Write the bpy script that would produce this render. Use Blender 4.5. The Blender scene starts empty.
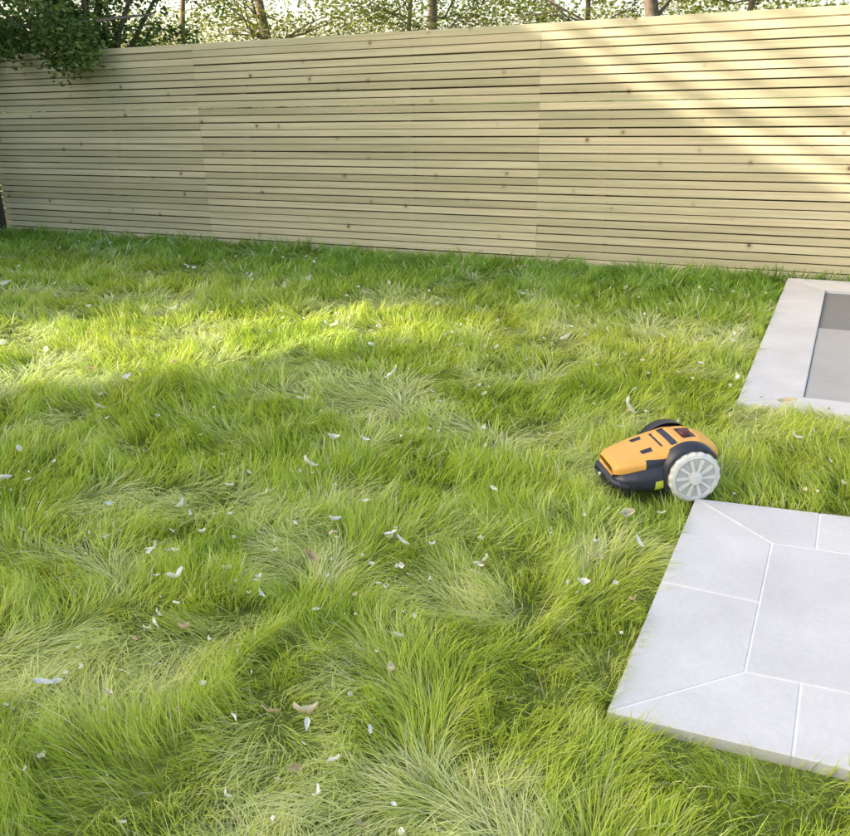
import bpy, math, numpy as np
from mathutils import Matrix, Vector
rng=np.random.default_rng(7)
sc=bpy.context.scene
sc.view_settings.view_transform='Standard'; sc.view_settings.look='None'; sc.view_settings.exposure=0
COL=sc.collection
GZ=-.032

# ---------------------------------------------------------------- helpers
def link(o,parent=None):
    COL.objects.link(o)
    if parent: o.parent=parent
    return o
def empty(name,loc=(0,0,0),rotz=0):
    e=bpy.data.objects.new(name,None); e.location=loc; e.rotation_euler=(0,0,rotz); e.empty_display_size=.2
    return link(e)
def np_mesh(name,V,loops,sizes,mats=(),col=None,smooth=False,matidx=None):
    me=bpy.data.meshes.new(name)
    V=np.ascontiguousarray(V,dtype=np.float32); loops=np.ascontiguousarray(loops,dtype=np.int32)
    sizes=np.asarray(sizes,dtype=np.int32)
    me.vertices.add(len(V)); me.vertices.foreach_set('co',V.ravel())
    me.loops.add(len(loops)); me.loops.foreach_set('vertex_index',loops.ravel())
    me.polygons.add(len(sizes))
    st=np.concatenate([[0],np.cumsum(sizes)[:-1]]).astype(np.int32)
    me.polygons.foreach_set('loop_start',st)
    if matidx is not None: me.polygons.foreach_set('material_index',np.asarray(matidx,dtype=np.int32))
    me.polygons.foreach_set('use_smooth',np.full(len(sizes),smooth))
    for m in mats: me.materials.append(m)
    me.update(calc_edges=True)
    if col is not None:
        a=me.color_attributes.new('col','FLOAT_COLOR','POINT')
        c=np.ones((len(V),4),dtype=np.float32); c[:,:3]=col
        a.data.foreach_set('color',c.ravel())
    return me
def pmesh(name,V,F,mats=(),smooth=False,matidx=None,col=None):
    sizes=[len(f) for f in F]; loops=[i for f in F for i in f]
    return np_mesh(name,np.array(V),loops,sizes,mats,col,smooth,matidx)
def obj(name,me,parent=None,loc=None):
    o=bpy.data.objects.new(name,me)
    if loc is not None: o.location=loc
    return link(o,parent)
class VN:
    def __init__(s,seed,n=256): s.g=np.random.default_rng(seed).random((n,n)); s.n=n
    def __call__(s,x,y):
        xi=np.floor(x).astype(int); yi=np.floor(y).astype(int); fx=x-xi; fy=y-yi
        fx=fx*fx*(3-2*fx); fy=fy*fy*(3-2*fy); n=s.n; g=s.g
        a=g[xi%n,yi%n]; b=g[(xi+1)%n,yi%n]; c=g[xi%n,(yi+1)%n]; d=g[(xi+1)%n,(yi+1)%n]
        return (a*(1-fx)+b*fx)*(1-fy)+(c*(1-fx)+d*fx)*fy
def fbm(seed,x,y,o=3):
    r=0;t=0
    for i in range(o):
        r=r+VN(seed+i)(x*2**i+5.3*i,y*2**i+1.7*i)*.5**i; t+=.5**i
    return r/t
def mat(name):
    m=bpy.data.materials.new(name); m.use_nodes=True
    nt=m.node_tree; b=nt.nodes['Principled BSDF']; return m,nt,b
def noise(nt,scale,detail=4,vec=None,rough=.5,dim='3D'):
    n=nt.nodes.new('ShaderNodeTexNoise'); n.inputs['Scale'].default_value=scale; n.inputs['Detail'].default_value=detail
    n.inputs['Roughness'].default_value=rough
    if vec is not None: nt.links.new(vec,n.inputs['Vector'])
    return n
def ramp(nt,fac,stops):
    r=nt.nodes.new('ShaderNodeValToRGB'); e=r.color_ramp.elements
    while len(e)<len(stops): e.new(.5)
    for i,(p,c) in enumerate(stops):
        e[i].position=p; e[i].color=(*c,1) if len(c)==3 else c
    nt.links.new(fac,r.inputs[0]); return r
def mixc(nt,fac,a,b,blend='MIX'):
    m=nt.nodes.new('ShaderNodeMix'); m.data_type='RGBA'; m.blend_type=blend
    for s,v in ((m.inputs[0],fac),(m.inputs[6],a),(m.inputs[7],b)):
        if isinstance(v,bpy.types.NodeSocket): nt.links.new(v,s)
        elif isinstance(v,(int,float)): s.default_value=v
        else: s.default_value=(*v,1)
    return m.outputs[2]
def bump(nt,b,h,strength=.3,dist=.01):
    n=nt.nodes.new('ShaderNodeBump'); n.inputs['Strength'].default_value=strength; n.inputs['Distance'].default_value=dist
    nt.links.new(h,n.inputs['Height']); nt.links.new(n.outputs[0],b.inputs['Normal'])
def objco(nt):
    t=nt.nodes.new('ShaderNodeTexCoord'); return t.outputs['Object']
def mapping(nt,vec,scale=(1,1,1)):
    m=nt.nodes.new('ShaderNodeMapping'); m.inputs['Scale'].default_value=scale; nt.links.new(vec,m.inputs['Vector']); return m.outputs[0]

def simple(name,c,rough=.5,var=.12,scale=30,metal=0,bmp=0):
    m,nt,b=mat(name); v=objco(nt); n=noise(nt,scale,5,v)
    r=ramp(nt,n.outputs[0],[(.3,tuple(x*(1-var) for x in c)),(.7,tuple(min(1,x*(1+var)) for x in c))])
    nt.links.new(r.outputs[0],b.inputs['Base Color']); b.inputs['Roughness'].default_value=rough; b.inputs['Metallic'].default_value=metal
    if bmp: bump(nt,b,n.outputs[0],bmp,.003)
    return m
def leafmat(name,trans=.35,rough=.45,gain=1.0):
    m,nt,b=mat(name)
    nt.nodes.remove(b)
    a=nt.nodes.new('ShaderNodeAttribute'); a.attribute_name='col'
    df=nt.nodes.new('ShaderNodeBsdfDiffuse'); nt.links.new(a.outputs['Color'],df.inputs['Color'])
    sh=df
    if trans>0:
        t=nt.nodes.new('ShaderNodeBsdfTranslucent')
        c=mixc(nt,1.0,a.outputs['Color'],(1.2,1.15,.6),'MULTIPLY'); nt.links.new(c,t.inputs['Color'])
        mx=nt.nodes.new('ShaderNodeMixShader'); mx.inputs[0].default_value=trans
        nt.links.new(df.outputs[0],mx.inputs[1]); nt.links.new(t.outputs[0],mx.inputs[2]); sh=mx
    nt.links.new(sh.outputs[0],nt.nodes['Material Output'].inputs['Surface'])
    return m

# ---------------------------------------------------------------- camera (height 1.4 m above paving)
R=np.array([[.9006,-.1341,.4134],[.4339,.3272,-.8395],[-.0227,.9355,.3529]])
cd=bpy.data.cameras.new('camera'); cam=bpy.data.objects.new('camera',cd); link(cam)
M=Matrix([list(r) for r in R]).to_4x4()
q=M.to_quaternion().normalized()
cam.rotation_mode='QUATERNION'; cam.rotation_quaternion=q; cam.location=(0,0,1.4)
cd.sensor_width=36; cd.sensor_fit='HORIZONTAL'; cd.lens=36*857/850; cd.clip_end=2000; cd.clip_start=.02
sc.camera=cam

# ---------------------------------------------------------------- light
d=Vector((1,.5,-.49))
sl=bpy.data.lights.new('sun','SUN'); sl.energy=9; sl.angle=math.radians(.5); sl.color=(1,.93,.80)
so=bpy.data.objects.new('sun',sl); so.rotation_mode='QUATERNION'; so.rotation_quaternion=d.to_track_quat('-Z','Y'); so.location=(-10,-5,10); link(so)
w=bpy.data.worlds.new('World'); sc.world=w; w.use_nodes=True; nt=w.node_tree
sky=nt.nodes.new('ShaderNodeTexSky'); sky.sky_type='NISHITA'; sky.sun_disc=False
sky.sun_elevation=math.atan2(.49,math.hypot(1,.5)); sky.sun_rotation=math.radians(243.4)
sky.air_density=1.0; sky.dust_density=4.0; sky.ozone_density=.5
wc=mixc(nt,1.0,sky.outputs[0],(1.04,1.0,.93),'MULTIPLY')   # light haze
nt.links.new(wc,nt.nodes['Background'].inputs[0]); nt.nodes['Background'].inputs[1].default_value=.55

# ---------------------------------------------------------------- ground
m,nt,b=mat('soil'); v=objco(nt)
n=noise(nt,9,8,v,.65); r=ramp(nt,n.outputs[0],[(.3,(.09,.12,.025)),(.55,(.15,.21,.035)),(.75,(.21,.23,.07))])
nt.links.new(r.outputs[0],b.inputs['Base Color']); b.inputs['Roughness'].default_value=.95; bump(nt,b,n.outputs[0],.8,.02)
S=600
obj('ground',pmesh('ground',[(-S,-S,GZ),(S,-S,GZ),(S,S,GZ),(-S,S,GZ)],[(0,1,2,3)],[m]))

# ---------------------------------------------------------------- grass
def in_paving(x,y,mg=0.0):
    a=(x>-.366-mg)&(y>1.69-mg+(x+.366)*.06)&(y<2.96+mg+(x+.366)*.12)
    c=(x>-.366-mg)&(y>4.09-mg)&(y<7.2)
    return a|c
F=np.array([-.83,-.55]); F/=np.linalg.norm(F); L=np.array([-F[1],F[0]])
MX,MY=-.462,3.085
def in_mower(x,y,g=0):
    u=(x-MX)*F[0]+(y-MY)*F[1]; vv=(x-MX)*L[0]+(y-MY)*L[1]
    return (u>-.10-g)&(u<.27+g)&(abs(vv)<.16+g)
NC=1700000
x=rng.uniform(-10.2,2.2,NC); y=rng.uniform(.2,7.33,NC)
dd=np.hypot(x,y)
dens=np.minimum(13500,13500*(2.3/np.maximum(dd,.1))**1.3)
p=dens/(NC/(12.4*7.13))
az=np.degrees(np.arctan2(x,y))
ok=(rng.random(NC)<p)&(az>-64)&(az<38)&(dd>.7)
ok&=~in_paving(x,y)&~in_mower(x,y)&(x>-9.12)
x=x[ok];y=y[ok];dd=dd[ok];N=len(x)
print('blades',N)
n1=fbm(11,x*1.9,y*1.9); n2=fbm(21,x*4+3,y*4); n3=fbm(31,x*.8,y*.8+9,3); n4=fbm(41,x*8,y*8,2)
ang=fbm(51,x*1.9,y*1.9,2)*3.5*math.pi+fbm(61,x*5,y*5,2)*4.5
clx=fbm(71,x*12,y*12,1)
flat=np.clip((n1-.53)*4.0+ (n2-.49)*6.0,0,1)           # matted zones
cs_=.10; gx=np.floor(x/cs_+.6*n4*3).astype(int); gy=np.floor(y/cs_+.6*clx*3).astype(int)
hsh=lambda k:(np.abs(np.sin(gx*12.9898+gy*78.233+k*37.7)*43758.5453))%1
tuA=(hsh(1)-.5)*1.9; tuB=hsh(2); tuH=hsh(3); tuC=hsh(4)
th=ang+tuA*(1-.3*flat)+rng.normal(0,.5,N)
phi0=np.abs(rng.normal(.18,.18,N))+flat*.50+.45*tuB
phi1=phi0+np.abs(rng.normal(.75,.40,N))+flat*.40
phi1=np.minimum(phi1,1.9)
Ln=rng.uniform(.060,.14,N)*(.75+.5*n4)*(1+.30*flat)*(.75+.5*tuH)
near=in_paving(x,y,.07)|in_mower(x,y,.06); Ln*=np.where(near,.62,1)
edge=np.clip((7.3-y)/.5,0,1); Ln*=1+.25*(1-edge)*rng.random(N)
wd=rng.uniform(.0010,.0020,N)*np.clip(dd/2.4,.85,3.0)
cs,sn=np.cos(th),np.sin(th)
tw=th+math.pi/2+rng.normal(0,.6,N); wx_,wy_=np.cos(tw),np.sin(tw)
V=np.zeros((N,7,3),np.float32); px,py,pz=x.copy(),y.copy(),np.full(N,GZ)
wprof=[1,.9,.6]
for k in range(4):
    if k<3:
        V[:,2*k,0]=px-wx_*wd*wprof[k];V[:,2*k,1]=py-wy_*wd*wprof[k];V[:,2*k,2]=pz
        V[:,2*k+1,0]=px+wx_*wd*wprof[k];V[:,2*k+1,1]=py+wy_*wd*wprof[k];V[:,2*k+1,2]=pz
        ph=phi0+(phi1-phi0)*(k+.5)/3; s=Ln/3
        px=px+cs*np.sin(ph)*s; py=py+sn*np.sin(ph)*s; pz=np.maximum(pz+np.cos(ph)*s,GZ+.005)
    else:
        V[:,6,0]=px;V[:,6,1]=py;V[:,6,2]=pz
cA=np.array([.42,.55,.06]); cB=np.array([.61,.68,.12]); cP=np.array([.78,.81,.46]); cD=np.array([.26,.41,.05]); cS=np.array([.80,.74,.50])
t1=np.clip((n3-.3)*2.0+rng.normal(0,.22,N)+.3*(tuC-.5),0,1)[:,None]
c=cA*(1-t1)+cB*t1
pm=np.clip(flat*.55+rng.normal(0,.22,N)-.06+.35*(tuC>.86),0,1)[:,None]; c=c*(1-pm)+cP*pm
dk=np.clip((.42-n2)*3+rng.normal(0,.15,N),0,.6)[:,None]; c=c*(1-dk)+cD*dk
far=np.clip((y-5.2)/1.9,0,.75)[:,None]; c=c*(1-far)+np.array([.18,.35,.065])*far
straw=rng.random(N)<.045; c[straw]=cS
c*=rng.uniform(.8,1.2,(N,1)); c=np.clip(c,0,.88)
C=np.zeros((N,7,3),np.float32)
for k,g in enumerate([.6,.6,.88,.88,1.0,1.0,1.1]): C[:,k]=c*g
base=np.arange(N)[:,None]*7
lp=(base+np.array([0,1,3,2,2,3,5,4,4,5,6])[None]).ravel()
sz=np.tile([4,4,3],N)
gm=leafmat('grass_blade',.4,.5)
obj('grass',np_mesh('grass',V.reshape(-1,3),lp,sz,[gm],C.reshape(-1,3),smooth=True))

# ---------------------------------------------------------------- fallen petals & leaves
nl=820
lx=[];ly=[]
while len(lx)<nl:
    X=rng.uniform(-8,.6); Y=rng.uniform(.8,7.1)
    if in_paving(np.array(X),np.array(Y),.02) or in_mower(X,Y): continue
    if rng.random()>min(1,2.0/math.hypot(X,Y))**1.5+.02: continue
    if fbm(200,np.array(X*1.5),np.array(Y*1.5),2)<.36 : continue
    lx.append(X);ly.append(Y)
VV=[];FF=[];CC=[]
for X,Y in zip(lx,ly):
    s=min(.021,.0062*math.exp(rng.normal(.1,.5)))*(1+.25*(Y>4)); a0=rng.uniform(0,6.28); el=rng.uniform(1.0,2.1); curl=rng.uniform(.3,1.5)
    kind=rng.random(); col=(.90,.88,.85) if kind<.72 else ((.80,.70,.55) if kind<.9 else (.58,.45,.30))
    Rm=Matrix.Rotation(a0,3,'Z')@Matrix.Rotation(rng.normal(0,.7),3,'X')@Matrix.Rotation(rng.normal(0,.5),3,'Y')
    b0=len(VV); nu=6; zz=rng.uniform(.020,.055)
    for i in range(nu+1):
        t=i/nu; hw=s*.7*math.sin(math.pi*min(.97,max(.03,t)))**.7*(1+.22*rng.normal())
        for j in (-1,0,1):
            p=Vector(((t-.5)*2*s*el,j*hw,curl*s*(abs(j)*.5+(2*t-1)**2*.6)+.15*s*rng.normal()))
            p=Rm@p; VV.append((X+p.x,Y+p.y,p.z+zz)); CC.append([q_*(.8 if j==0 else 1) for q_ in col])
    for i in range(nu):
        for j in range(2):
            a=b0+i*3+j; FF.append((a,a+1,a+4,a+3))
lm=leafmat('fallen_leaf',.25,.6)
obj('fallen_leaves',pmesh('fallen_leaves',VV,FF,[lm],True,col=np.array(CC)))

# ---------------------------------------------------------------- paving
def stone(name,c,j=.06):
    m,nt,b=mat(name); v=objco(nt)
    n=noise(nt,3.5,6,v,.6); n2=noise(nt,60,4,v,.7)
    g=nt.nodes.new('ShaderNodeNewGeometry')
    r=ramp(nt,n.outputs[0],[(.3,tuple(x*(1-j) for x in c)),(.7,tuple(x*(1+j) for x in c))])
    r2=ramp(nt,n2.outputs[0],[(.35,(.95,.95,.95)),(.65,(1.03,1.03,1.03))])
    c1=mixc(nt,1.0,r.outputs[0],r2.outputs[0],'MULTIPLY')
    r3=ramp(nt,g.outputs['Random Per Island'],[(0,(.95,.95,.955)),(1,(1.03,1.03,1.025))])
    c2=mixc(nt,1.0,c1,r3.outputs[0],'MULTIPLY')
    nt.links.new(c2,b.inputs['Base Color']); b.inputs['Roughness'].default_value=.6
    bump(nt,b,n2.outputs[0],.12,.002); return m
pale=stone('pale_porcelain',(.59,.57,.555),.085); grout=stone('grout',(.78,.76,.73),.03); grey=stone('grey_stone',(.40,.385,.365)); dgrey=stone('dark_grey_stone',(.20,.195,.19))
def slab_poly(V,F,MI,pts,z0,z1,mi,inset=.003,bev=.0025):
    n=len(pts); P=[np.array(p,float) for p in pts]
    def offset(dist):
        out=[]
        for i in range(n):
            a,b_,c_=P[i-1],P[i],P[(i+1)%n]
            e1=(b_-a)/np.linalg.norm(b_-a); e2=(c_-b_)/np.linalg.norm(c_-b_)
            n1=np.array([-e1[1],e1[0]]); n2=np.array([-e2[1],e2[0]])
            k=n1+n2; k/= (1+np.dot(n1,n2)); out.append(b_+k*dist)
        return out
    o1=offset(inset); o2=offset(inset+bev); b0=len(V)
    for q_ in o1: V.append((q_[0],q_[1],z0))
    for q_ in o1: V.append((q_[0],q_[1],z1-bev))
    for q_ in o2: V.append((q_[0],q_[1],z1))
    for r_ in range(2):
        for i in range(n):
            j=(i+1)%n; F.append((b0+r_*n+i,b0+r_*n+j,b0+(r_+1)*n+j,b0+(r_+1)*n+i)); MI.append(mi)
    F.append(tuple(b0+2*n+i for i in range(n))); MI.append(mi)
V_,F_,MI=[],[],[]
def yb(x): return 2.96+(x+.366)*.12
def yf(x): return 1.69+(x+.366)*.06
bi=lambda x:2.715+(x+.082)*.10
fi=lambda x:1.985+(x+.082)*.07
x0,x1,xe=-.366,-.082,2.4
xs=[.05,.65,1.25,1.85]
def S_(pts,mi=0,z1=0.0): slab_poly(V_,F_,MI,pts,-.04,z1,mi,.0022)
ym=lambda x:2.335
S_([(x0,yf(x0)),(x1,fi(x1)),(x1,ym(x1)),(x0,ym(x0))])
S_([(x0,ym(x0)),(x1,ym(x1)),(x1,bi(x1)),(x0,yb(x0))])
xx=[x0]+xs+[xe]
for i in range(len(xx)-1):
    a,b_=xx[i],xx[i+1]
    ai=x1 if i==0 else a
    S_([(a,yf(a)),(b_,yf(b_)),(b_,fi(b_)),(ai,fi(ai))])
    S_([(ai,bi(ai)),(b_,bi(b_)),(b_,yb(b_)),(a,yb(a))])
xi=[x1,.82,1.72,xe]
for a,b_ in zip(xi[:-1],xi[1:]): S_([(a,fi(a)),(b_,fi(b_)),(b_,bi(b_)),(a,bi(a))])
slab_poly(V_,F_,MI,[(x0+.004,yf(x0)+.004),(xe,yf(xe)+.004),(xe,yb(xe)-.004),(x0+.004,yb(x0)-.004)],-.045,-.0024,1,0,.001)
pv=empty('stone_paving'); obj('slabs',pmesh('slabs',V_,F_,[pale,grout],matidx=MI),pv)
V_,F_,MI=[],[],[]
X0,X1=-.362,-.078; Y0,Y1,Y2,Y3=4.09,4.28,6.83,7.2
ys=[4.9,5.7,6.4]
yy=[Y0]+ys+[Y3]
for i in range(len(yy)-1):
    a,b_=yy[i],yy[i+1]
    if i==0: S_([(X0,Y0),(X1,Y1),(X1,b_),(X0,b_)])
    elif i==len(yy)-2: S_([(X0,a),(X1,a),(X1,Y2),(X0,Y3)])
    else: S_([(X0,a),(X1,a),(X1,b_),(X0,b_)])
xs2=[X0,.28,1.0,1.7,2.4]
for i in range(4):
    a,b_=xs2[i],xs2[i+1]; ai=X1 if i==0 else a
    S_([(a,Y0),(b_,Y0),(b_,Y1),(ai,Y1)])
    S_([(ai,Y2),(b_,Y2),(b_,Y3),(a,Y3)])
for i,(a,b_) in enumerate([(Y1,4.95),(4.95,5.72)]):
    for xa,xb in ((X1,.22),(.22,1.12),(1.12,2.4)): slab_poly(V_,F_,MI,[(xa,a),(xb,a),(xb,b_),(xa,b_)],-.04,-.012,2)
for xa,xb in ((X1,.22),(.22,1.12),(1.12,2.4)): slab_poly(V_,F_,MI,[(xa,5.72),(xb,5.72),(xb,Y2),(xa,Y2)],-.04,-.022,3)
slab_poly(V_,F_,MI,[(X0+.002,Y0+.002),(X1,Y1),(X1,Y2),(X0+.002,Y3-.002)],-.045,-.0028,1,0,.001)
slab_poly(V_,F_,MI,[(X0+.003,Y0+.002),(2.4,Y0+.002),(2.4,Y1),(X1,Y1)],-.045,-.0030,1,0,.001)
pv2=empty('stone_paving'); obj('slabs',pmesh('slabs_far',V_,F_,[pale,grout,grey,dgrey],matidx=MI),pv2)

# ---------------------------------------------------------------- fence
m,nt,b=mat('treated_pine'); v=objco(nt)
a=nt.nodes.new('ShaderNodeAttribute'); a.attribute_name='col'
off=nt.nodes.new('ShaderNodeVectorMath'); off.operation='MULTIPLY_ADD'; nt.links.new(a.outputs['Color'],off.inputs[0]); off.inputs[1].default_value=(17,3,9); nt.links.new(v,off.inputs[2])
g=noise(nt,1,6,mapping(nt,off.outputs[0],(1.3,60,60)),.6)
g2=noise(nt,1,3,mapping(nt,off.outputs[0],(.8,4,4)),.5)
r=ramp(nt,g.outputs[0],[(.25,(.49,.42,.265)),(.5,(.60,.53,.36)),(.75,(.67,.61,.44))])
r2=ramp(nt,g2.outputs[0],[(.3,(.86,.88,.83)),(.7,(1.06,1.03,1.0))])
c1=mixc(nt,1.0,r.outputs[0],r2.outputs[0],'MULTIPLY')
sep=nt.nodes.new('ShaderNodeSeparateColor'); nt.links.new(a.outputs['Color'],sep.inputs[0])
r3=ramp(nt,sep.outputs[0],[(0,(.80,.79,.73)),(.5,(.97,.97,.93)),(1,(1.08,1.06,1.04))])
c2=mixc(nt,1.0,c1,r3.outputs[0],'MULTIPLY')
sx=nt.nodes.new('ShaderNodeSeparateXYZ'); nt.links.new(v,sx.inputs[0]); cx=nt.nodes.new('ShaderNodeCombineXYZ'); nt.links.new(sx.outputs[0],cx.inputs[0]); nt.links.new(sx.outputs[2],cx.inputs[1])
nz=noise(nt,40,2,v); vm=nt.nodes.new('ShaderNodeVectorMath'); vm.operation='MULTIPLY_ADD'; nt.links.new(nz.outputs[1],vm.inputs[0]); vm.inputs[1].default_value=(.014,.014,0); nt.links.new(cx.outputs[0],vm.inputs[2])
vo=nt.nodes.new('ShaderNodeTexVoronoi'); vo.voronoi_dimensions='2D'; vo.inputs['Scale'].default_value=3.0; nt.links.new(vm.outputs[0],vo.inputs['Vector'])
sv=nt.nodes.new('ShaderNodeSeparateColor'); nt.links.new(vo.outputs['Color'],sv.inputs[0])
kr=ramp(nt,vo.outputs['Distance'],[(.0,(1,1,1)),(.032,(.9,.9,.9)),(.050,(.3,.3,.3)),(.12,(0,0,0))])
ks=ramp(nt,sv.outputs[0],[(.45,(0,0,0)),(.65,(.4,.4,.4)),(.93,(1,1,1))])
kf=mixc(nt,1.0,kr.outputs[0],ks.outputs[0],'MULTIPLY')
c3=mixc(nt,kf,c2,(.17,.095,.045))
nt.links.new(c3,b.inputs['Base Color']); b.inputs['Roughness'].default_value=.7; bump(nt,b,g.outputs[0],.35,.002)
pine=m
darkwood=simple('dark_timber',(.045,.038,.03),.8,.3,15,bmp=.4)
back=simple('fence_backing',(.30,.23,.13),.9,.3,8)
def box(V,F,lo,hi,bev=0,cols=None,cc=None):
    x0,y0,z0=lo;x1,y1,z1=hi; b0=len(V)
    e=bev
    prof=[(y0,z0+e),(y0,z1-e),(y0+e,z1),(y1-e,z1),(y1,z1-e),(y1,z0+e),(y1-e,z0),(y0+e,z0)] if e else [(y0,z0),(y0,z1),(y1,z1),(y1,z0)]
    n=len(prof)
    for X in (x0,x1):
        for (Y,Z) in prof: V.append((X,Y,Z)); 
    if cols is not None: cols.extend([cc]*(2*n))
    for i in range(n):
        j=(i+1)%n; F.append((b0+i,b0+n+i,b0+n+j,b0+j))
    F.append(tuple(b0+i for i in range(n))); F.append(tuple(b0+n+i for i in reversed(range(n))))
FY=7.28; H=1.93; NS=29; pitch=(H+.03)/NS
V_,F_,Cc=[],[],[]
seams=[-9.2,-6.05,-2.45,1.15,4.75,6.5]
for k in range(NS):
    z0=-.03+k*pitch; 
    for i in range(len(seams)-1):
        dz=rng.normal(0,.0012); dy=rng.normal(0,.0015)
        cc=(rng.random(),rng.random(),rng.random())
        box(V_,F_,(seams[i]+.0006,FY+dy,z0+dz),(seams[i+1]-.0006,FY+.018+dy,z0+pitch-.0095+dz+rng.normal(0,.0008)),.002,Cc,cc)
fe=empty('wooden_fence'); obj('slats',pmesh('slats',V_,F_,[pine],col=np.array(Cc)),fe)
V_,F_,Cc=[],[],[]
for X in np.arange(-9.15,6.6,1.8):
    box(V_,F_,(X,FY+.021,-.04),(X+.09,FY+.11,H-.03),.003)
obj('posts',pmesh('posts',V_,F_,[back]),fe)
V_,F_,Cc=[],[],[]
for k in range(13):
    z0=-.03+k*.15; box(V_,F_,(-9.2,FY+.113,z0),(6.5,FY+.131,z0+.147),.002)
obj('rear_boards',pmesh('rear_boards',V_,F_,[back]),fe)
V_,F_=[],[]
yv=7.25
while yv>-6:
    box(V_,F_,(-9.16,yv-.14,-.04),(-9.13+rng.uniform(0,.004),yv,1.75),.002); yv-=.145
for Z in (.3,1.4): box(V_,F_,(-9.20,-6,Z),(-9.165,7.2,Z+.07),.002)
sf=empty('side_fence'); obj('boards',pmesh('boards',V_,F_,[darkwood]),sf)

# ---------------------------------------------------------------- trees
bark=simple('bark',(.14,.105,.075),.9,.35,12,bmp=.8)
def tube(V,F,pts,rad,n=8):
    pts=[Vector(p) for p in pts]; b0=len(V)
    for i,p in enumerate(pts):
        t=(pts[min(i+1,len(pts)-1)]-pts[max(i-1,0)]).normalized()
        u=t.orthogonal().normalized(); w_=t.cross(u)
        if i>0:
            u=(pu-t*pu.dot(t)).normalized(); w_=t.cross(u)
        pu=u
        for k in range(n):
            a=2*math.pi*k/n; V.append(tuple(p+(u*math.cos(a)+w_*math.sin(a))*rad[i]))
    for i in range(len(pts)-1):
        for k in range(n):
            k2=(k+1)%n; F.append((b0+i*n+k,b0+i*n+k2,b0+(i+1)*n+k2,b0+(i+1)*n+k))
def leaves(name,P,size,cols,parent,m,loc=None):
    N=len(P); a=rng.normal(size=(N,3)); a/=np.linalg.norm(a,axis=1)[:,None]
    a[:,2]*=.6
    t=rng.normal(size=(N,3)); bvec=np.cross(a,t); bvec/=np.linalg.norm(bvec,axis=1)[:,None]
    nrm=np.cross(a,bvec)
    s=(size*rng.uniform(.6,1.3,N))[:,None]
    Vv=np.stack([P-a*s*.5,P+bvec*s*.27+nrm*s*.08-a*s*.05,P+a*s*.5,P-bvec*s*.27+nrm*s*.08-a*s*.05],1)
    Cc=np.repeat(cols[:,None],4,1)
    base=np.arange(N)[:,None]*4
    lp=(base+np.array([0,1,2,0,2,3])[None]).ravel()
    return obj(name,np_mesh(name,Vv.reshape(-1,3),lp,np.full(2*N,3),[m],Cc.reshape(-1,3)),parent)
lmA=leafmat('leaf_light',.45,.5); lmB=leafmat('leaf_dark',.25,.4); lmC=leafmat('added_shade_leaf',0)
def tree(X,Y,h,cr,zc,nleaf,lsize,cA,cB,m,name='tree',tr=.12,lean=(0,0)):
    e=empty(name,(X,Y,-.05)); V=[];F=[]
    pts=[];rad=[]
    for i in range(9):
        t=i/8; pts.append((lean[0]*t+.12*math.sin(3*t+X)*t,lean[1]*t+.1*math.cos(4*t+Y)*t,h*.92*t)); rad.append(tr*(1-.8*t)*(1.35 if i==0 else 1))
    tube(V,F,pts,rad,10)
    tips=[]
    for k in range(16):
        t=rng.uniform(.18,.95); i=int(t*8); f=t*8-i; p=Vector(pts[i]).lerp(Vector(pts[i+1]) if i<8 else Vector(pts[i]),f)
        a=k*2.4+rng.normal(0,.4); ln=cr*rng.uniform(.6,1.05)*(1.1-.5*t); up=rng.uniform(.15,.75)
        q0=p; P_=[q0];Rr=[tr*(1-.8*t)*.35]
        for j in range(1,5):
            s=j/4; P_.append(p+Vector((math.cos(a+.2*s)*ln*s,math.sin(a+.2*s)*ln*s,ln*up*s+.1*rng.normal()))); Rr.append(Rr[0]*(1-.85*s))
        tube(V,F,P_,Rr,6)
        for j in (1,2,3,4):
            tips.append(P_[j])
            for _ in range(2):
                a2=a+rng.normal(0,1.0); l2=cr*rng.uniform(.2,.45); e2=P_[j]+Vector((math.cos(a2)*l2,math.sin(a2)*l2,rng.uniform(-.4,.5)*l2))
                tube(V,F,[P_[j],(P_[j]+e2)/2+Vector((0,0,.04)),e2],[Rr[j]*.6+.004,Rr[j]*.4+.003,.003],5); tips.append(e2); 
    obj('trunk',pmesh('trunk',V,F,[bark],True),e)
    tips=np.array([tuple(t) for t in tips]); cl=rng.integers(0,len(tips),nleaf)
    dens=rng.random(len(tips)); keep=rng.random(nleaf)<(.15+.85*dens[cl]); cl=cl[keep]
    P=tips[cl]+rng.normal(0,1,(len(cl),3))*cr*np.array([.12,.12,.09])
    tt=np.clip(rng.random(len(tips))[cl]+rng.normal(0,.2,len(cl)),0,1)[:,None]
    cols=(np.array(cA)*(1-tt)+np.array(cB)*tt)*rng.uniform(.7,1.3,(len(cl),1))
    leaves('crown',P,lsize,cols,e,m)
    return e
spr=[(-13.4,15.5,.1),(-10.2,15,.14),(-8.5,16.5,.07),(-8.1,17.2,.15),(-5.4,19,.08),(-2.75,15.2,.17),(-2.2,15.9,.07),(1.2,17,.10),(3.2,19,.12)]
for i,(X,Y,tr_) in enumerate(spr):
    tree(X,Y,rng.uniform(5.5,7.5),rng.uniform(1.7,2.5),0,13000,.075,(.07,.095,.02),(.20,.22,.06),lmA,'tree',tr_,(rng.normal(0,.7),0))
nD=60000; dx_=rng.uniform(-46,18,nD); dz_=rng.uniform(0,1,nD)**1.0
top=3.2+4.5*fbm(91,dx_*.25,dx_*0,3)
P=np.stack([dx_,30+rng.uniform(0,5,nD),dz_*top],1)
hole=fbm(95,P[:,0]*.9,P[:,2]*.9,3); P=P[hole>.46]
tt=fbm(97,P[:,0]*.6,P[:,2]*.6,2)[:,None]
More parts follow.
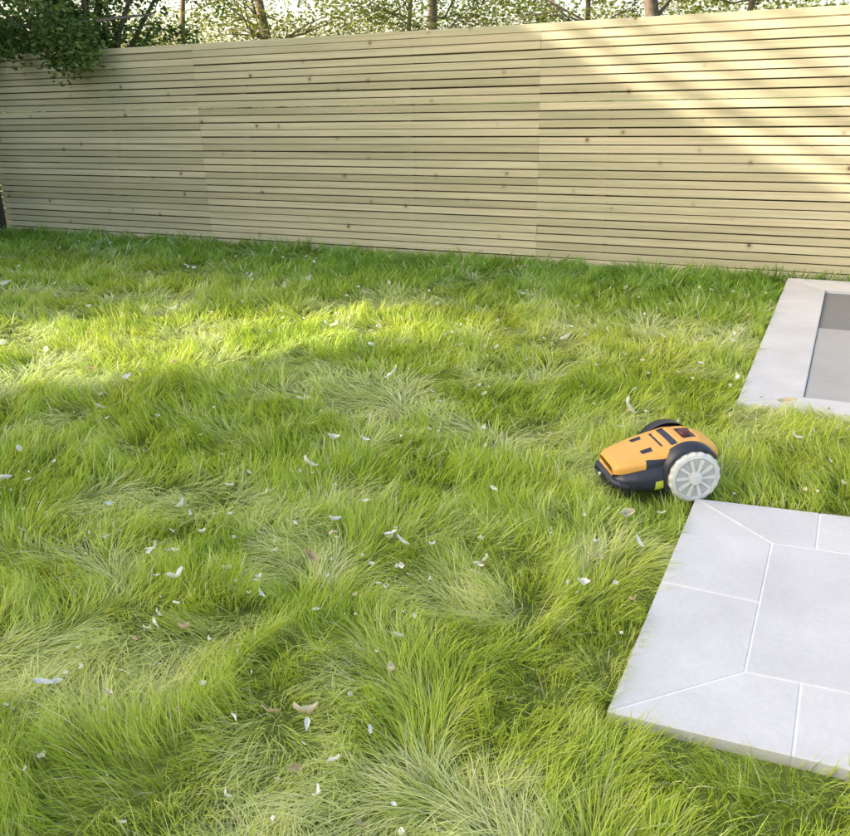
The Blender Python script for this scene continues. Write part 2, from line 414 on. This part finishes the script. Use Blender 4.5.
leaves('distant_trees',P,.2,(np.array([.09,.12,.045])*(1-tt)+np.array([.24,.25,.12])*tt)*rng.uniform(.7,1.3,(len(P),1)),None,lmA)

e=empty('overhanging_shrub',(-8.6,8.1,-.05)); V=[];F=[]; tips=[]
for k in range(26):
    a=rng.uniform(0,6.28); ex=rng.uniform(-2.2,2.2); ey=rng.uniform(-1.25,.9); ez=rng.uniform(1.95,3.6)
    p0=Vector((rng.normal(0,.1),rng.normal(0,.1),0)); p1=Vector((ex*.35,ey*.2+.1,ez*.65)); p2=Vector((ex*.75,ey*.7,ez*1.0)); p3=Vector((ex,ey,ez-.1*abs(ey)))
    tube(V,F,[p0,p1,p2,p3],[.05,.03,.014,.004],6)
    for s in np.linspace(.0,1,9):
        q_=(p1.lerp(p2,s*2) if s<.5 else p2.lerp(p3,s*2-1))
        tips.append(q_); 
        for _ in range(3):
            t_=q_+Vector((rng.normal(0,.22),rng.normal(0,.18),rng.normal(-.02,.16))); tips.append(t_)
            tube(V,F,[q_,t_],[.005,.002],4)
for hx,hl in ((-.35,.35),(.25,.22),(.9,.40),(1.15,.45),(1.35,.35)):
    q0=Vector((hx,-1.05,2.2)); q1=Vector((hx+.05,-1.1,2.2-hl)); tube(V,F,[Vector((hx,.0,2.35)),q0,q1],[.012,.007,.002],5)
    for s in np.linspace(0,1,7):
        for _ in range(4): tips.append(q0.lerp(q1,s)+Vector((rng.normal(0,.06),0,0)))
obj('branches',pmesh('branches',V,F,[bark],True),e)
tips=np.array([tuple(t) for t in tips]); 
tips=tips[(tips[:,2]>1.72)]
nS=20000; cl=rng.integers(0,len(tips),nS); P=tips[cl]+rng.normal(0,.075,(nS,3))
bad=(P[:,1]<-.72)&(P[:,2]<1.80)&(rng.random(nS)<.6); P=P[~bad];cl=cl[~bad]
tt=np.clip(rng.random(len(tips))[cl]+rng.normal(0,.2,len(cl)),0,1)[:,None]
cols=(np.array([.05,.095,.03])*(1-tt)+np.array([.19,.26,.08])*tt)*rng.uniform(.6,1.4,(len(cl),1))
leaves('foliage',P,.070,cols,e,lmB)

# added out-of-view leaf screen, shaped like trees, to shade the garden
e=empty('added_shade_trees')
def shade_part(name,nT,size,zlo,above_part):
    P=np.stack([-13+rng.normal(0,.6,nT),rng.uniform(-17,7.6,nT),rng.uniform(zlo,9.3 if above_part else 7.3,nT)],1)
    u=P[:,1]-.5*P[:,0]; vv=P[:,2]+.49*P[:,0]
    hx=vv/.49; hy=u+.5*hx
    ed=.60+.03*np.sin(u*3); above=vv-ed
    if above_part:
        w2=.02*np.sin(u*1.7); pr=np.full(nT,.004); pr[(above<0)&(above>-.2)]=1; pr[above<-.2]=0
        for lo,hi,dn in ((.18,.25,.7),(.44,.52,.8),(.72,.80,.9),(1.0,1.07,.7),(1.22,1.30,.9)): pr[(above+w2>lo)&(above+w2<hi)]=dn  # leaf bands placed to cast shadow streaks on the fence
        pr*=(P[:,2]<8.6)
    else:
        pr=(above<-.15)*1.0
        ca,sa=.80,.60; rx=hx+4.2; ry=hy-3.72
        e1=(rx*ca+ry*sa)/2.2; e2=(-rx*sa+ry*ca)/.92
        rr=np.sqrt(e1**2+e2**2)+.30*(fbm(111,hx*2,hy*2,2)-.5)*2
        pr=pr*np.clip((rr-1.0)/.25,0.0,1)  # opening cut in the leaves for the sunlit lawn patch
    P=P[rng.random(nT)<pr]
    tt=rng.random((len(P),1)); leaves(name,P,size,(np.array([.05,.09,.02])*(1-tt)+np.array([.10,.15,.03])*tt),e,lmC)
shade_part('crown',78000,.38,.6,False)  # sun-blocking leaf mass of the added screen
shade_part('added_shade_top',170000,.13,5.5,True)
V=[];F=[]
for Y in np.arange(-16,7,2.6):
    yy_=Y+rng.normal(0,.4)
    tube(V,F,[(-13,yy_,-.05),(-13.05,yy_+.1,2),(-12.95,yy_,4),(-13,yy_+.1,6)],[.2,.15,.1,.03],8)
obj('added_shade_trunks',pmesh('added_shade_trunks',V,F,[bark],True),e)

# ---------------------------------------------------------------- robot lawn mower
orange=simple('orange_plastic',(.74,.37,.075),.42,.05,20); navy=simple('navy_plastic',(.025,.028,.04),.4,.15,20)
cream=simple('cream_rubber',(.66,.64,.59),.6,.08,25); lgrey=simple('light_grey_plastic',(.48,.46,.43),.55,.08,25)
yel=simple('yellow_skirt',(.65,.65,.05),.5,.06,20); red=simple('red_button',(.10,.02,.02),.4,.05,20); steel=simple('steel',(.5,.5,.5),.3,.05,20,metal=1)
mo=empty('robot_lawn_mower',(MX,MY,-.010),math.atan2(-.55,-.83)); mo.scale=(.93,.93,.93)
XS=.88
def loft(name,secs,mats,fn=None,nx=90,na=72,ex=3.0,par=mo):
    s=np.array(secs,float); t=np.linspace(0,1,nx)
    xs_=s[0,0]+(s[-1,0]-s[0,0])*(.5-.5*np.cos(np.pi*t))
    def interp(c):
        fine=np.linspace(s[0,0],s[-1,0],400); v_=np.interp(fine,s[:,0],s[:,c]); k=np.ones(21)/21
        vp=np.pad(v_,10,mode='edge'); v2=np.convolve(vp,k,'valid'); wgt=np.clip(np.minimum(fine-fine[0],fine[-1]-fine)/.02,0,1)
        return np.interp(xs_,fine,v2*wgt+v_*(1-wgt))
    hw,zb,zt=interp(1),interp(2),interp(3)
    a=np.linspace(0,2*np.pi,na,endpoint=False)
    cy=np.sign(np.cos(a))*np.abs(np.cos(a))**(2/ex); cz=np.sign(np.sin(a))*np.abs(np.sin(a))**(2/ex)
    V=[];F=[];MI=[]
    for i in range(nx):
        for k in range(na):
            rec=.006 if (fn and fn(xs_[i],cy[k],cz[k])==2) else 0
            V.append((xs_[i]*(XS if xs_[i]>0 else 1),hw[i]*cy[k],(zb[i]+zt[i])/2+(zt[i]-zb[i])/2*cz[k]-rec))
    for i in range(nx-1):
        for k in range(na):
            k2=(k+1)%na; F.append((i*na+k,i*na+k2,(i+1)*na+k2,(i+1)*na+k))
            MI.append(min(1,fn(xs_[i],cy[k],cz[k])) if fn else 0)
    F.append(tuple(range(na))); MI.append(0); F.append(tuple(reversed([(nx-1)*na+k for k in range(na)]))); MI.append(0)
    return obj(name,pmesh(name,V,F,mats,True,MI),par)
loft('chassis',[(-.13,.09,.06,.10),(-.115,.12,.045,.14),(0,.128,.04,.165),(.08,.15,.035,.165),(.16,.160,.03,.15),(.25,.150,.03,.125),(.31,.125,.035,.108),(.335,.10,.045,.09)],[navy,yel],
     lambda x,cy,cz: 1 if (.03<x<.17 and cz<-.1 and abs(cy)>.75) else 0,ex=3.5)
def cov(x,cy,cz):
    if abs(cy)>.72 and cz<.95 and .05<x<.20 and cz< .25+(x-.05)*3.2: return 1
    if abs(cy)<.62 and cz>0 and (.035<x<.070): return 2
    if abs(cy)<.5 and cz>0 and (.095<x<.112): return 2
    if abs(cy)<.40 and cz>0 and (-.06<x<.005): return 2
    if .40<abs(cy)<.58 and cz>0 and (.15<x<.20): return 2
    if cz<-.35: return 1
    return 0
loft('cover',[(-.145,.06,.13,.16),(-.125,.095,.115,.195),(-.05,.115,.10,.222),(.04,.128,.10,.218),(.12,.13,.09,.196),(.20,.125,.08,.176),(.27,.112,.075,.158),(.325,.095,.08,.142),(.340,.08,.085,.125)],[orange,navy],cov,nx=150,na=120,ex=3.6)
loft('bumper',[(.285,.140,.035,.085),(.32,.130,.035,.092),(.345,.110,.038,.092),(.36,.08,.045,.08)],[navy],None,nx=30,na=40,ex=3)
def disc_profile(name,prof,mi,mats,y0,side,cx,cz,n=64,lug=0,par=mo):
    V=[];F=[];MI=[]
    for i,(r_,o) in enumerate(prof):
        for k in range(n):
            a=2*math.pi*k/n; rr_=r_+(lug if (lug and prof[i][0]>.09 and (k//2)%2==0) else 0)
            V.append((cx+rr_*math.cos(a),y0+side*o,cz+rr_*math.sin(a)))
    for i in range(len(prof)-1):
        for k in range(n):
            k2=(k+1)%n; F.append((i*n+k,i*n+k2,(i+1)*n+k2,(i+1)*n+k)); MI.append(mi[i])
    return obj(name,pmesh(name,V,F,mats,False,MI),par)
for side,nm in ((1,'left'),(-1,'right')):
    wr=.102
    disc_profile('wheel_'+nm,[(.03,0),(.085,0),(.094,.004),(wr-.001,.012),(wr-.001,.040),(.094,.046),(.084,.049),(.080,.041),(.030,.040),(.026,.052),(.010,.054),(.0005,.054)],
        [1,0,0,0,0,0,0,2,0,0,0],[cream,navy,lgrey],.135*side,side,0,wr,n=72,lug=.003)
    V=[];F=[]
    for k in range(10):
        a=2*math.pi*k/10; ca,sa_=math.cos(a),math.sin(a)
        b0=len(V)
        for (r_,wv,o) in ((.028,.0055,-.004),(.080,.0085,-.004),(.028,.004,.0045),(.080,.007,.0030)):
            for sg in (-1,1): V.append((r_*ca-sg*wv*sa_,side*(.135+.0452+o),wr+r_*sa_+sg*wv*ca))
        F+= [(b0+4,b0+5,b0+7,b0+6),(b0,b0+4,b0+6,b0+2),(b0+1,b0+3,b0+7,b0+5),(b0+2,b0+6,b0+7,b0+3)]
    obj('spokes_'+nm,pmesh('spokes',V,F,[cream]),mo)
    V=[];F=[];n=30
    for k in range(n+1):
        a=math.radians(-28+(140+28)*k/n)
        for (r_,o) in ((.107,.10),(.107,.160),(.110,.164),(.120,.160),(.124,.10)):
            V.append((r_*math.cos(a),side*o,wr+r_*math.sin(a)))
    for k in range(n):
        for j in range(4):
            b0=k*5+j; F.append((b0,b0+1,b0+6,b0+5))
    F.append((0,1,2,3,4)); F.append(tuple(n*5+j for j in (4,3,2,1,0)))
    obj('fender_'+nm,pmesh('fender',V,F,[navy],True),mo)
    disc_profile('caster_'+nm,[(.0005,0),(.026,0),(.032,.005),(.032,.022),(.026,.027),(.0005,.027)],[0]*5,[navy],.075*side,side,.24,.032,n=28)
def zdisc(name,prof,cx,m_,n=32):
    V=[];F=[]
    for (r_,z) in prof:
        for k in range(n): a=2*math.pi*k/n; V.append((cx+r_*math.cos(a),r_*math.sin(a),z))
    for i in range(len(prof)-1):
        for k in range(n): k2=(k+1)%n; F.append((i*n+k,i*n+k2,(i+1)*n+k2,(i+1)*n+k))
    obj(name,pmesh(name,V,F,[m_],True),mo)
zdisc('stop_button',[(.024,.210),(.024,.226),(.02,.230),(.0005,.231)],-.02,red)
zdisc('blade_disc',[(.0005,.028),(.075,.028),(.08,.034),(.0005,.036)],.14,steel)
V=[];F=[]; tube(V,F,[(0,-.14,.098),(0,.14,.098)],[.012,.012],10); obj('axle',pmesh('axle',V,F,[steel]),mo)
